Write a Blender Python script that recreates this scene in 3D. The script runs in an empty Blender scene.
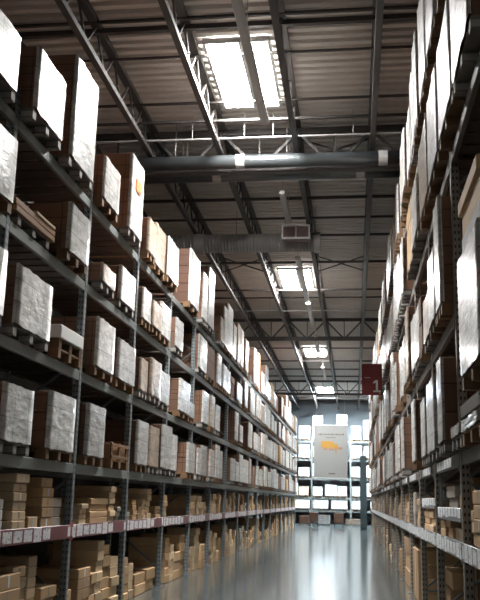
import bpy, bmesh, math, random
from mathutils import Matrix, Vector

scene = bpy.context.scene
COL = scene.collection
R = random.Random(11)
PI = math.pi

# ------------------------------------------------------------------ camera
CAM_H = 1.65
PITCH, YAW, ROLL = 0.228, 0.133, 0.023
cam_data = bpy.data.cameras.new('camera')
cam_data.sensor_fit = 'VERTICAL'
cam_data.sensor_height = 24.0
cam_data.sensor_width = 19.2
cam_data.lens = 860.0 / 600.0 * 24.0
cam_data.clip_start = 0.05
cam_data.clip_end = 300
cam = bpy.data.objects.new('camera', cam_data)
COL.objects.link(cam)
_f = Vector((-math.sin(YAW) * math.cos(PITCH), math.cos(YAW) * math.cos(PITCH), math.sin(PITCH)))
_r = Vector((math.cos(YAW), math.sin(YAW), 0))
_u = _r.cross(_f)
_r2 = _r * math.cos(ROLL) + _u * math.sin(ROLL)
_u2 = _u * math.cos(ROLL) - _r * math.sin(ROLL)
cam.matrix_world = Matrix(((_r2.x, _u2.x, -_f.x, 0), (_r2.y, _u2.y, -_f.y, 0), (_r2.z, _u2.z, -_f.z, CAM_H), (0, 0, 0, 1)))
scene.camera = cam

# ------------------------------------------------------------------ world, exposure
world = bpy.data.worlds.new('world')
scene.world = world
world.use_nodes = True
_bg = world.node_tree.nodes['Background']
_bg.inputs[0].default_value = (1.0, 0.96, 0.90, 1)
_bg.inputs[1].default_value = 0.33
scene.view_settings.view_transform = 'Standard'
scene.view_settings.look = 'None'
scene.view_settings.gamma = 1.0
scene.view_settings.exposure = 0.42
scene.cycles.use_denoising = True
scene.cycles.max_bounces = 8
scene.cycles.diffuse_bounces = 5
scene.cycles.sample_clamp_indirect = 6.0
SKY_EMIT = 155.0          # daylight through the skylight panes
SKY_FAR = 420.0
SKY_COL = (1.0, 0.985, 0.96)

# ------------------------------------------------------------------ material helpers
class NT:
    def __init__(self, name):
        self.m = bpy.data.materials.new(name)
        self.m.use_nodes = True
        self.t = self.m.node_tree
        self.b = self.t.nodes['Principled BSDF']
        self.l = self.t.links
    def n(self, kind, **kw):
        x = self.t.nodes.new(kind)
        for k, v in kw.items():
            setattr(x, k, v)
        return x
    def put(self, node, sock, v):
        s = node.inputs[sock]
        if hasattr(v, 'is_linked') or hasattr(v, 'links'):
            self.l.new(v, s)
        else:
            s.default_value = v
    def math(self, op, a, b=0.0, clamp=False):
        x = self.n('ShaderNodeMath', operation=op)
        x.use_clamp = clamp
        self.put(x, 0, a); self.put(x, 1, b)
        return x.outputs[0]
    def mix(self, fac, a, b, mode='MIX'):
        x = self.n('ShaderNodeMixRGB', blend_type=mode)
        self.put(x, 0, fac); self.put(x, 1, a); self.put(x, 2, b)
        return x.outputs[0]
    def ramp(self, fac, stops):
        x = self.n('ShaderNodeValToRGB')
        e = x.color_ramp.elements
        while len(e) < len(stops): e.new(0.5)
        for i, (p, c) in enumerate(stops):
            e[i].position = p
            e[i].color = c if len(c) == 4 else (*c, 1)
        self.l.new(fac, x.inputs[0])
        return x.outputs[0]
    def obj(self):
        return self.n('ShaderNodeTexCoord').outputs['Object']
    def noise(self, vec, scale, detail=3.0, rough=0.5):
        x = self.n('ShaderNodeTexNoise')
        self.l.new(vec, x.inputs['Vector'])
        x.inputs['Scale'].default_value = scale
        x.inputs['Detail'].default_value = detail
        x.inputs['Roughness'].default_value = rough
        return x.outputs[0]
    def bump(self, h, strength=0.3, dist=0.02):
        x = self.n('ShaderNodeBump')
        x.inputs['Strength'].default_value = strength
        x.inputs['Distance'].default_value = dist
        self.l.new(h, x.inputs['Height'])
        self.l.new(x.outputs[0], self.b.inputs['Normal'])
    def set(self, **kw):
        names = dict(color='Base Color', rough='Roughness', metal='Metallic', spec='Specular IOR Level', coat='Coat Weight', coatr='Coat Roughness')
        for k, v in kw.items():
            if k == 'color' and isinstance(v, tuple): v = (*v[:3], 1)
            self.put(self.b, names[k], v)
        return self
def c4(c): return (c[0], c[1], c[2], 1)
def uvz(s):
    """(x + y, z) of the object's own coordinates: the running face coordinate of a box."""
    o = s.obj()
    sp = s.n('ShaderNodeSeparateXYZ'); s.l.new(o, sp.inputs[0])
    cb = s.n('ShaderNodeCombineXYZ')
    s.l.new(s.math('ADD', sp.outputs[0], sp.outputs[1]), cb.inputs[0])
    s.l.new(sp.outputs[2], cb.inputs[1])
    return o, cb.outputs[0], sp
def rnd(s): return s.n('ShaderNodeObjectInfo').outputs['Random']
def hashed(s, k):
    return s.math('FRACT', s.math('MULTIPLY', rnd(s), k))

def cardboard(name, base, dark=0.75, seam=True, bw=0.42, bh=0.21):
    s = NT(name)
    o, uv, sp = uvz(s)
    nz = s.noise(o, 5.0, 4)
    col = s.mix(s.math('MULTIPLY', nz, 0.5), c4(base), c4([x * dark for x in base]))
    v = s.math('ADD', 0.72, s.math('MULTIPLY', hashed(s, 7.3), 0.5))
    col = s.mix(1.0, col, v, 'MULTIPLY')
    if seam:
        br = s.n('ShaderNodeTexBrick')
        s.l.new(uv, br.inputs['Vector'])
        br.inputs['Color1'].default_value = (1, 1, 1, 1)
        br.inputs['Color2'].default_value = (0.86, 0.86, 0.86, 1)
        br.inputs['Mortar'].default_value = (0.42, 0.40, 0.38, 1)
        br.inputs['Scale'].default_value = 1.0
        br.inputs['Mortar Size'].default_value = 0.006
        br.inputs['Brick Width'].default_value = bw
        br.inputs['Row Height'].default_value = bh
        br.offset = 0.0
        col = s.mix(1.0, col, br.outputs[0], 'MULTIPLY')
    s.set(color=col, rough=0.72, spec=0.25)
    return s.m

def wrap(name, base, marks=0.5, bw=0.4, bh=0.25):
    """stretch film over cartons, paled to stand in for its sheen"""
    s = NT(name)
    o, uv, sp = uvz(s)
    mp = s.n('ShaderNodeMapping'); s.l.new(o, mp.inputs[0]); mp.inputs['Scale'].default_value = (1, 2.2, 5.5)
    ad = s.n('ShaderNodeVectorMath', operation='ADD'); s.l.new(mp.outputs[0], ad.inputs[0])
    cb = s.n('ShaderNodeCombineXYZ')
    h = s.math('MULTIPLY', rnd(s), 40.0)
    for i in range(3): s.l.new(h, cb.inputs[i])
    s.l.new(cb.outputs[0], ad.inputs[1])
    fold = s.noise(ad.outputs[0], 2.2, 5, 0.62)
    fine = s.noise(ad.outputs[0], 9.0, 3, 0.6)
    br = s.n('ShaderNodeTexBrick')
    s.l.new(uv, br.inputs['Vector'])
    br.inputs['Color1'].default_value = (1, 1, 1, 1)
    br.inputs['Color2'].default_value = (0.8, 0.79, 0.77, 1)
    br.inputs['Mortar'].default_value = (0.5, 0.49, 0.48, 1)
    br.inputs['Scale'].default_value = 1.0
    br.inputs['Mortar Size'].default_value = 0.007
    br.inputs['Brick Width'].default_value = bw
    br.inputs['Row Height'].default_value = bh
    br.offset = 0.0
    col = s.mix(s.ramp(fold, [(0.36, (0, 0, 0)), (0.62, (1, 1, 1))]), c4([x * 0.62 for x in base]), c4(base))  # bright wrinkle highlights put into the film's colour
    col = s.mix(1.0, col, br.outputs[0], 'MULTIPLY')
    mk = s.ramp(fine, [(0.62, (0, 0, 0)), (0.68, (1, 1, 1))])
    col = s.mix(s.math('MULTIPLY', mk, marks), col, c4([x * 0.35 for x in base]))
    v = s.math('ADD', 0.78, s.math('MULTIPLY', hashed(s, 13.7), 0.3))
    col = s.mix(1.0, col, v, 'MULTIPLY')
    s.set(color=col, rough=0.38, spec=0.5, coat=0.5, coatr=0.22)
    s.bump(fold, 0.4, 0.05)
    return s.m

def metal_paint(name, base, rough=0.45, metal=0.3, grime=0.5, scale=6):
    s = NT(name)
    o = s.obj()
    nz = s.noise(o, scale, 4, 0.6)
    col = s.mix(s.math('MULTIPLY', nz, grime), c4(base), c4([x * 0.45 for x in base]))
    s.set(color=col, rough=rough, metal=metal)
    return s.m

def post_mat(name, base):
    s = NT(name)
    o, uv, sp = uvz(s)
    nz = s.noise(o, 7, 3)
    col = s.mix(s.math('MULTIPLY', nz, 0.4), c4(base), c4([x * 0.5 for x in base]))
    hz = s.math('LESS_THAN', s.math('FRACT', s.math('MULTIPLY', sp.outputs[2], 13.0)), 0.42)
    hy = s.math('LESS_THAN', s.math('ABSOLUTE', s.math('SUBTRACT', s.math('ABSOLUTE', s.math('ADD', sp.outputs[1], 0.0)), 0.024)), 0.009)
    hx = s.math('LESS_THAN', s.math('ABSOLUTE', s.math('SUBTRACT', s.math('ABSOLUTE', sp.outputs[0]), 0.02)), 0.008)
    hole = s.math('MULTIPLY', hz, s.math('MAXIMUM', hy, hx))
    col = s.mix(hole, col, (0.015, 0.015, 0.015, 1))
    s.set(color=col, rough=0.5, metal=0.25)
    return s.m

def label_strip(name, holder, card, fill=0.72):
    s = NT(name)
    o = s.obj()
    sp = s.n('ShaderNodeSeparateXYZ'); s.l.new(o, sp.inputs[0])
    y, z = sp.outputs[1], sp.outputs[2]
    cell = s.math('FLOOR', s.math('MULTIPLY', y, 3.3))
    fr = s.math('FRACT', s.math('MULTIPLY', y, 3.3))
    wn = s.n('ShaderNodeTexWhiteNoise', noise_dimensions='1D'); s.l.new(cell, wn.inputs['W'])
    on = s.math('LESS_THAN', wn.outputs['Value'], fill)
    edge = s.math('MULTIPLY', s.math('GREATER_THAN', fr, 0.07), s.math('LESS_THAN', fr, 0.9))
    tall = s.math('LESS_THAN', s.math('ABSOLUTE', z), s.math('ADD', 0.06, s.math('MULTIPLY', wn.outputs['Value'], 0.035)))
    cardm = s.math('MULTIPLY', s.math('MULTIPLY', on, edge), tall)
    cb = s.n('ShaderNodeCombineXYZ'); s.l.new(y, cb.inputs[0]); s.l.new(z, cb.inputs[1])
    pr = s.noise(cb.outputs[0], 26.0, 2)
    ink = s.math('MULTIPLY', s.math('GREATER_THAN', pr, 0.60), 0.75)
    cc = s.mix(ink, c4(card), (0.05, 0.05, 0.06, 1))
    s.set(color=s.mix(cardm, c4(holder), cc), rough=0.3, spec=0.5)
    return s.m

def emitter(name, col, strength):
    m = bpy.data.materials.new(name); m.use_nodes = True
    t = m.node_tree; t.nodes.clear()
    e = t.nodes.new('ShaderNodeEmission'); o = t.nodes.new('ShaderNodeOutputMaterial')
    e.inputs[0].default_value = c4(col); e.inputs[1].default_value = strength
    t.links.new(e.outputs[0], o.inputs[0])
    return m

M = {}
M['brown'] = cardboard('cardboard_brown', (0.235, 0.130, 0.085))
M['brown2'] = cardboard('cardboard_dark', (0.185, 0.100, 0.068), bw=0.6, bh=0.3)
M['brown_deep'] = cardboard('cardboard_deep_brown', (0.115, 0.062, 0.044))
M['kraft'] = cardboard('cardboard_kraft', (0.54, 0.36, 0.20), seam=False)
M['kraft2'] = cardboard('cardboard_pale_kraft', (0.66, 0.49, 0.31), seam=False)
M['carton_grey'] = cardboard('cardboard_grey', (0.40, 0.36, 0.31), seam=False)
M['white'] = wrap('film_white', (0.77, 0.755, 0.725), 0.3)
M['grey'] = wrap('film_grey', (0.56, 0.55, 0.53), 0.45, 0.33, 0.2)
M['tan'] = wrap('film_tan', (0.50, 0.40, 0.31), 0.4, 0.3, 0.28)
M['wood'] = cardboard('pallet_wood', (0.20, 0.118, 0.064), seam=False)
M['wood_dark'] = cardboard('plank_wood', (0.30, 0.165, 0.085), seam=False)
M['palletgrey'] = cardboard('pallet_grey', (0.17, 0.155, 0.14), seam=False)
M['block'] = cardboard('pallet_block', (0.34, 0.32, 0.295), seam=False)
M['white_card'] = cardboard('white_carton', (0.72, 0.72, 0.70), 0.9, seam=False)
M['post'] = post_mat('galvanised_post', (0.22, 0.25, 0.26))
M['beam_warm'] = metal_paint('warm_beam_steel', (0.17, 0.155, 0.14), 0.65, 0.0)
M['post_warm'] = post_mat('warm_grey_post', (0.30, 0.27, 0.235))
M['beam'] = metal_paint('beam_steel', (0.20, 0.22, 0.21), 0.5, 0.15)
M['deck'] = metal_paint('shelf_board', (0.10, 0.075, 0.06), 0.7, 0.0)
M['brace'] = metal_paint('brace_steel', (0.20, 0.22, 0.22), 0.5, 0.3)
M['strip_red'] = label_strip('price_strip', (0.16, 0.035, 0.05), (0.85, 0.85, 0.88), 0.72)
M['strip_blue'] = label_strip('price_strip_pale', (0.10, 0.11, 0.13), (0.92, 0.95, 0.98), 0.93)
M['red'] = NT('sign_red').set(color=(0.20, 0.008, 0.012), rough=0.45).m
M['pale'] = NT('sign_white').set(color=(0.75, 0.68, 0.66), rough=0.5).m
M['black'] = NT('black_plastic').set(color=(0.02, 0.02, 0.022), rough=0.5).m
M['orange'] = NT('orange_sticker').set(color=(0.85, 0.22, 0.05), rough=0.5).m
M['joist'] = metal_paint('joist_paint', (0.055, 0.048, 0.045), 0.6, 0.0)
M['duct'] = metal_paint('duct_steel', (0.075, 0.083, 0.088), 0.3, 0.5, 0.4, 3)
M['hose'] = metal_paint('hose_foil', (0.34, 0.33, 0.32), 0.5, 0.2, 0.3)
M['pipe'] = metal_paint('pipe_paint', (0.20, 0.195, 0.19), 0.5, 0.1, 0.3)
M['coupling'] = metal_paint('coupling_steel', (0.40, 0.39, 0.38), 0.45, 0.2, 0.3)
M['conduit'] = metal_paint('fixture_grey', (0.42, 0.41, 0.40), 0.45, 0.2, 0.25)
M['heater'] = metal_paint('heater_box', (0.14, 0.085, 0.075), 0.6, 0.1)
M['column'] = metal_paint('column_paint', (0.06, 0.095, 0.11), 0.5, 0.1)
M['banner'] = NT('banner_cloth').set(color=(0.19, 0.20, 0.20), rough=0.8).m
M['yellow'] = NT('banner_yellow').set(color=(0.30, 0.17, 0.03), rough=0.8).m
M['ink'] = NT('banner_ink').set(color=(0.10, 0.09, 0.08), rough=0.8).m
M['inkbrown'] = NT('banner_brown').set(color=(0.25, 0.14, 0.07), rough=0.8).m
M['sky'] = emitter('skylight_daylight', SKY_COL, SKY_EMIT)
M['sky_far'] = emitter('skylight_daylight_far', (0.74, 0.89, 1.0), SKY_FAR)

s = NT('ceiling_deck')
o = s.obj(); nz = s.noise(o, 0.9, 4, 0.6)
s.set(color=s.mix(nz, (0.70, 0.65, 0.60, 1), (0.50, 0.465, 0.43, 1)), rough=0.5, metal=0.2)
M['roofdeck'] = s.m
s = NT('floor_concrete')
o = s.obj(); nz = s.noise(o, 0.7, 5, 0.6); n2 = s.noise(o, 6.0, 4, 0.6)
col = s.mix(nz, (0.105, 0.122, 0.118, 1), (0.072, 0.085, 0.082, 1))
col = s.mix(s.math('MULTIPLY', n2, 0.35), col, (0.085, 0.095, 0.10, 1))
sp = s.n('ShaderNodeSeparateXYZ'); s.l.new(o, sp.inputs[0])
jy = s.math('LESS_THAN', s.math('FRACT', s.math('DIVIDE', sp.outputs[1], 6.0)), 0.004)
jx = s.math('LESS_THAN', s.math('ABSOLUTE', s.math('ADD', sp.outputs[0], 1.3)), 0.008)
col = s.mix(s.math('MAXIMUM', jy, jx), col, (0.06, 0.06, 0.06, 1))
s.set(color=col, rough=s.math('ADD', 0.085, s.math('MULTIPLY', n2, 0.10)), spec=0.55)
M['floor'] = s.m
s = NT('wall_paint'); o = s.obj(); nz = s.noise(o, 1.2, 3)
s.set(color=s.mix(nz, (0.20, 0.215, 0.22, 1), (0.15, 0.165, 0.17, 1)), rough=0.8)
M['wall'] = s.m
s = NT('wall_dark_paint'); o = s.obj(); nz = s.noise(o, 1.2, 3)
s.set(color=s.mix(nz, (0.07, 0.06, 0.055, 1), (0.05, 0.045, 0.04, 1)), rough=0.9)
M['wall_dark'] = s.m

# ------------------------------------------------------------------ geometry helpers
class MB:
    def __init__(self): self.v = []; self.f = []; self.mi = []
    def add(self, vs, fs, mi=0):
        k = len(self.v)
        self.v += [tuple(p) for p in vs]
        self.f += [tuple(i + k for i in q) for q in fs]
        self.mi += [mi] * len(fs)
        return self
    def box(self, x0, x1, y0, y1, z0, z1, c=0.0, mi=0):
        if c <= 0:
            vs = [(x, y, z) for z in (z0, z1) for y in (y0, y1) for x in (x0, x1)]
            fs = [(0, 2, 3, 1), (4, 5, 7, 6), (0, 1, 5, 4), (2, 6, 7, 3), (0, 4, 6, 2), (1, 3, 7, 5)]
            return self.add(vs, fs, mi)
        rings = [(z0, c), (z0 + c, 0), (z1 - c, 0), (z1, c)]
        return self.loft(x0, x1, y0, y1, rings, c, mi)
    def loft(self, x0, x1, y0, y1, rings, c, mi=0):
        vs = []; fs = []
        for z, i in rings:
            a0, a1, b0, b1 = x0 + i, x1 - i, y0 + i, y1 - i
            vs += [(a0 + c, b0, z), (a1 - c, b0, z), (a1, b0 + c, z), (a1, b1 - c, z), (a1 - c, b1, z), (a0 + c, b1, z), (a0, b1 - c, z), (a0, b0 + c, z)]
        n = len(rings)
        for r in range(n - 1):
            for k in range(8):
                a, b = r * 8 + k, r * 8 + (k + 1) % 8
                fs.append((a, b, b + 8, a + 8))
        fs.append(tuple(range(7, -1, -1)))
        fs.append(tuple((n - 1) * 8 + k for k in range(8)))
        return self.add(vs, fs, mi)
    def bar(self, p, q, w, h=None, mi=0):
        """square bar from p to q"""
        h = h or w
        p, q = Vector(p), Vector(q)
        d = (q - p).normalized()
        up = Vector((0, 0, 1)) if abs(d.z) < 0.95 else Vector((1, 0, 0))
        a = d.cross(up).normalized() * (w / 2)
        b = d.cross(a).normalized() * (h / 2)
        vs = [p - a - b, p + a - b, p + a + b, p - a + b, q - a - b, q + a - b, q + a + b, q - a + b]
        return self.add(vs, [(3, 2, 1, 0), (4, 5, 6, 7), (0, 1, 5, 4), (1, 2, 6, 5), (2, 3, 7, 6), (3, 0, 4, 7)], mi)
    def tube(self, pts, rad, n=12, mi=0):
        pts = [Vector(p) for p in pts]
        rr = rad if isinstance(rad, (list, tuple)) else [rad] * len(pts)
        vs = []; fs = []
        for i, p in enumerate(pts):
            d = (pts[min(i + 1, len(pts) - 1)] - pts[max(i - 1, 0)]).normalized()
            up = Vector((0, 0, 1)) if abs(d.z) < 0.95 else Vector((1, 0, 0))
            a = d.cross(up).normalized(); b = d.cross(a).normalized()
            vs += [p + (a * math.cos(2 * PI * k / n) + b * math.sin(2 * PI * k / n)) * rr[i] for k in range(n)]
        for i in range(len(pts) - 1):
            for k in range(n):
                a, b = i * n + k, i * n + (k + 1) % n
                fs.append((a, b, b + n, a + n))
        fs.append(tuple(range(n - 1, -1, -1)))
        fs.append(tuple((len(pts) - 1) * n + k for k in range(n)))
        return self.add(vs, fs, mi)
    def mesh(self, name, mats, smooth=False):
        me = bpy.data.meshes.new(name)
        me.from_pydata(self.v, [], self.f)
        for m in (mats if isinstance(mats, (list, tuple)) else [mats]): me.materials.append(m)
        if max(self.mi, default=0): me.polygons.foreach_set('material_index', self.mi)
        if smooth: me.polygons.foreach_set('use_smooth', [True] * len(me.polygons))
        bm = bmesh.new(); bm.from_mesh(me)
        bmesh.ops.recalc_face_normals(bm, faces=bm.faces)
        bm.to_mesh(me); bm.free()
        return me
    def build(self, name, mats, parent=None, loc=(0, 0, 0), smooth=False):
        return link(name, self.mesh(name, mats, smooth), parent, loc)

def link(name, me, parent=None, loc=(0, 0, 0)):
    ob = bpy.data.objects.new(name, me)
    COL.objects.link(ob)
    ob.location = loc
    if parent: ob.parent = parent
    return ob
def tag(ob, label=None, cat=None, group=None, kind=None):
    if label: ob['label'] = label
    if cat: ob['category'] = cat
    if group: ob['group'] = group
    if kind: ob['kind'] = kind
    return ob
def thing(name, label, cat, loc=(0, 0, 0), group=None):
    e = bpy.data.objects.new(name, None)
    e.empty_display_size = 0.1
    COL.objects.link(e)
    e.location = loc
    return tag(e, label, cat, group)
def struct(name, mb, mat):
    return tag(mb.build(name, mat), kind='structure')
ORD = 'zeroth first second third fourth fifth sixth seventh eighth ninth tenth eleventh twelfth thirteenth fourteenth fifteenth sixteenth seventeenth eighteenth nineteenth twentieth'.split()
NUM = 'zero one two three four five six seven eight nine ten eleven twelve'.split()

# ------------------------------------------------------------------ setting
XL, XR = -3.65, 1.07                 # aisle faces of the two racks
DEPTH = 1.1
ROOF = 9.65
struct('floor', MB().box(-7, 4, -12, 74, -0.12, 0), M['floor'])
struct('wall_left_added', MB().box(-6.5, -6.2, -4, 74, 0, 10), M['wall_dark'])  # added dark backing so the gaps through the rack stay dark
struct('wall_right', MB().box(3.2, 3.5, -4, 74, 0, 10), M['wall_dark'])
struct('wall_back', MB().box(-6.2, 3.2, 70, 70.3, 0, 10), M['wall'])
# ribbed steel roof deck, ribs running across the aisle
mb = MB(); vs = []; fs = []
prof = []
y = -4.0
while y < 70.2:
    prof += [(y, 0.0), (y + 0.12, 0.0), (y + 0.145, 0.085), (y + 0.225, 0.085)]
    y += 0.25
for (yy, dz) in prof: vs += [(-6.2, yy, ROOF + dz), (3.2, yy, ROOF + dz)]
for i in range(len(prof) - 1): fs.append((2 * i, 2 * i + 1, 2 * i + 3, 2 * i + 2))
top = len(vs)
vs += [(-6.2, -4, ROOF + 0.12), (3.2, -4, ROOF + 0.12), (3.2, prof[-1][0], ROOF + 0.12), (-6.2, prof[-1][0], ROOF + 0.12)]
fs.append((top, top + 3, top + 2, top + 1))
mb.add(vs, fs)
struct('ceiling', mb, M['roofdeck'])

# ------------------------------------------------------------------ roof steel
JX = [-5.95, -4.35, -2.80, -1.15, 0.45, 2.05]
JBOT, JTOP = 8.95, 9.58
for i, x in enumerate(JX):
    j = thing('roof_joist', f'dark open-web steel roof joist along the aisle, {ORD[len(JX)-i]} counted from the red sign side', 'joist', (x, 0, JTOP), 'roof joists along the aisle')
    MB().box(-0.075, 0.075, -3.8, 69.9, -0.05, 0.05).build('top_chord', M['joist'], j)
    MB().box(-0.055, 0.055, -3.6, 69.8, JBOT - JTOP - 0.05, JBOT - JTOP + 0.05).build('bottom_chord', M['joist'], j)
    w = MB(); y = -3.5; k = 0
    while y < 69.3:
        za, zb = (0, JBOT - JTOP) if k % 2 == 0 else (JBOT - JTOP, 0)
        w.bar((0, y, za), (0, y + 0.55, zb), 0.035)
        y += 0.55; k += 1
    w.build('web', M['joist'], j)
for n, y in enumerate((-2.6, 17.42, 37.45, 57.5)):
    if n == 0: continue
    g = thing('roof_girder', f'dark girder truss crossing the roof, {ORD[n]} one from the camera', 'girder', (0, y, 8.62), 'girder trusses across the roof')
    MB().box(-6.1, 3.1, -0.07, 0.07, 0.80, 0.93).build('top_chord', M['joist'], g)
    MB().box(-6.1, 3.1, -0.08, 0.08, -0.07, 0.07).build('bottom_chord', M['joist'], g)
    w = MB()
    for a, b in zip(JX[:-1], JX[1:]):
        m = (a + b) / 2
        w.bar((a, 0, 0.85), (m, 0, 0.0), 0.06); w.bar((m, 0, 0.0), (b, 0, 0.85), 0.06); w.bar((m, 0, 0), (m, 0, 0.85), 0.035)
    w.build('web', M['joist'], g)
BR = [(12.80, 9.53, 0.05), (13.05, 9.50, 0.09), (14.02, 9.5, 0.04), (15.9, 9.5, 0.045), (16.45, 9.35, 0.05), (18.9, 9.5, 0.04), (21.7, 9.5, 0.07), (23.05, 9.4, 0.05),
      (25.0, 9.5, 0.06), (28.0, 9.5, 0.07), (31.5, 9.4, 0.06), (33.2, 9.5, 0.05), (41.7, 9.5, 0.07), (44.2, 9.4, 0.06), (48.4, 9.4, 0.07), (51.5, 9.4, 0.07), (54.5, 9.4, 0.08), (61.0, 9.3, 0.07), (65.5, 9.3, 0.07)]
for n, (y, z, w) in enumerate(BR):
    tag(MB().box(-6.1, 3.1, -w / 2, w / 2, -w / 2, w / 2).build('bridging_bar', M['joist'], None, (0, y, z)),
        f'slim dark steel bar bridging the roof joists, {ORD[n+1] if n < 20 else n} from the camera', 'bar', 'bars bridging the joists')
for n, (y, a, b) in enumerate(((27.4, JX[1], JX[2]), (27.4, JX[3], JX[4]), (27.4, JX[2], JX[3]), (17.95, JX[3], JX[4]))):
    if n == 2: continue
    x = MB(); x.bar((0, 0, 0.5), (b - a - 0.1, 0, 0), 0.035); x.bar((0, 0.04, 0), (b - a - 0.1, 0.04, 0.5), 0.035)
    tag(x.build('cross_brace', M['joist'], None, (a + 0.05, y, 9.02)), ('crossed steel braces between joists beside the second skylight on the long rack side', 'crossed steel braces between joists beside the second skylight on the red sign side', '', 'crossed steel braces between joists just above the twin ducts')[n], 'brace')

# skylights above the aisle
for n, yy_ in enumerate((None, (13.65, 16.3), (29.1, 31.9), (45.0, 47.8), (61.8, 64.8))):
    if not n: continue
    y0, y1 = yy_
    names = ('skylight overhead behind the twin ducts, above the camera', 'big glowing twin-pane skylight, the first one in front of the twin ducts', 'glowing twin-pane skylight just past the flexible duct', 'small bright skylight above the aisle, third along', 'small bright skylight at the far end of the aisle')
    t = thing('skylight', names[n], 'skylight', (-2.0, (y0 + y1) / 2, ROOF - 0.06), 'skylights above the aisle')
    h = (y1 - y0) / 2
    f = MB()
    f.box(-0.62, -0.56, -h, h, -0.05, 0.05); f.box(0.54, 0.60, -h, h, -0.05, 0.05); f.box(0.02, 0.12, -h + 0.05, h - 0.05, -0.045, 0.045)
    f.box(-0.56, 0.54, -h, -h + 0.05, -0.05, 0.05); f.box(-0.56, 0.54, h - 0.05, h, -0.05, 0.05)
    f.build('frame', M['conduit'], t)
    e = M['sky_far'] if n == 4 else M['sky']
    MB().box(-0.56, 0.02, -h + 0.05, h - 0.05, -0.01, 0.01).build('pane', e, t)
    MB().box(0.12, 0.54, -h + 0.05, h - 0.05, -0.01, 0.01).build('pane', e, t)
for n, x in ((1, 1.9),):  # extra panel, added out of sight to brighten the far end
    t = thing('skylight', ('added unseen light panel for the far end, above the long rack', 'added unseen light panel for the far end, on the red sign side')[n], 'skylight', (x, 62.8, ROOF - 0.06), 'added light panels above the cross aisle')
    f = MB(); h = 1.4
    f.box(-0.64, -0.58, -h, h, -0.05, 0.05); f.box(0.58, 0.64, -h, h, -0.05, 0.05); f.box(-0.58, 0.58, -h, -h + 0.05, -0.05, 0.05); f.box(-0.58, 0.58, h - 0.05, h, -0.05, 0.05)
    f.build('frame', M['conduit'], t)
    MB().box(-0.58, 0.58, -h + 0.05, h - 0.05, -0.01, 0.01).build('pane', M['sky_far'], t)

# twin ducts across the aisle
for n, (y, r, cx) in enumerate(((17.0, 0.15, (-2.33, 0.66)), (17.78, 0.14, (-2.95, 0.20)))):
    t = thing('air_duct', ('round steel duct across the aisle, the front one of the twin ducts', 'round steel duct across the aisle, the rear one of the twin ducts')[n], 'duct', (0, y, 8.65), 'twin ducts across the aisle')
    MB().tube([(-6.1, 0, 0), (3.1, 0, 0)], r, 20).build('pipe', M['duct'], t, smooth=False)
    for x in cx: MB().tube([(x - 0.09, 0, 0), (x + 0.09, 0, 0)], r + 0.012, 20).build('coupling', M['coupling'], t)
    for x in (-3.75, -1.35, 1.6): MB().tube([(x, 0, r - 0.01), (x, 0, 0.93)], 0.009, 6).build('hanger', M['pipe'], t)
for o in bpy.data.objects:
    if o.name.split('.')[0] == 'pipe':
        o.data.polygons.foreach_set('use_smooth', [len(p.vertices) == 4 for p in o.data.polygons])
# ribbed flexible duct and its box
t = thing('flexible_duct', 'ribbed grey flexible duct hanging across the aisle behind the twin ducts', 'duct', (0, 22.85, 8.62))
pts = []; rr = []
x = -6.0
while x < -1.02:
    pts += [(x, 0, 0), (x + 0.045, 0, 0)]; rr += [0.27, 0.25]; x += 0.09
MB().tube(pts, rr, 18).build('hose', M['hose'], t)
MB().tube([(-4.35, 0, 0), (-4.1, 0, 0)], 0.29, 18).build('coupling', M['coupling'], t)
MB().tube([(-1.02, 0, 0), (-0.86, 0, 0)], 0.29, 18).build('end_collar', M['coupling'], t)
for x in (-3.2, -1.0): MB().tube([(x, 0, 0.25), (x, 0, 0.98)], 0.009, 6).build('hanger', M['pipe'], t)
t = thing('heater_box', 'dark reddish box hanging in front of the flexible duct', 'heater', (-1.48, 22.2, 8.48))
MB().box(-0.36, 0.36, -0.2, 0.2, 0, 0.36, 0.02).build('housing', M['heater'], t)
f = MB(); f.box(-0.38, 0.38, -0.235, -0.2, 0.33, 0.38); f.box(-0.38, 0.38, -0.235, -0.2, -0.02, 0.03); f.box(-0.38, -0.34, -0.235, -0.2, 0.03, 0.33); f.box(0.34, 0.38, -0.235, -0.2, 0.03, 0.33); f.box(-0.02, 0.02, -0.235, -0.2, 0.03, 0.33)
f.build('grille', M['coupling'], t)
for x in (-0.3, 0.3): MB().tube([(x, 0, 0.34), (x, 0, 1.12)], 0.009, 6).build('hanger', M['pipe'], t)
# unlit strip fixtures along the aisle
for n, (y0, y1, z, w) in enumerate(((9.6, 15.5, 8.84, 0.16), (19.6, 21.9, 8.90, 0.15), (25.6, 31.2, 8.98, 0.17), (32.0, 37.2, 8.98, 0.17), (38.0, 43.0, 8.98, 0.17), (48.0, 53.0, 8.98, 0.17))):
    t = thing('strip_fixture', f'unlit grey strip light fixture hung over the aisle, {ORD[n+1]} from the camera', 'light fixture', (-1.66, (y0 + y1) / 2, z), 'unlit strip fixtures over the aisle')
    h = (y1 - y0) / 2
    MB().box(-w / 2, w / 2, -h, h, -0.04, 0.05, 0.012).build('channel', M['conduit'], t)
    MB().box(-w / 2 + 0.03, w / 2 - 0.03, -h + 0.08, h - 0.08, -0.06, -0.04).build('tube_cover', M['coupling'], t)
    for y in (-h + 0.3, h - 3.0 if n == 0 else h - 2.4 if n == 2 else h - 0.3): MB().tube([(0, y, 0.05), (0, y, ROOF - z)], 0.009, 6).build('hanger', M['coupling'], t)
t = thing('sprinkler_pipe', 'thin pale sprinkler pipe across the roof in front of the twin ducts', 'pipe', (0, 16.52, 8.98))
MB().tube([(-6.1, 0, 0), (3.1, 0, 0)], 0.022, 10).build('pipe', M['pipe'], t)
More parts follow.
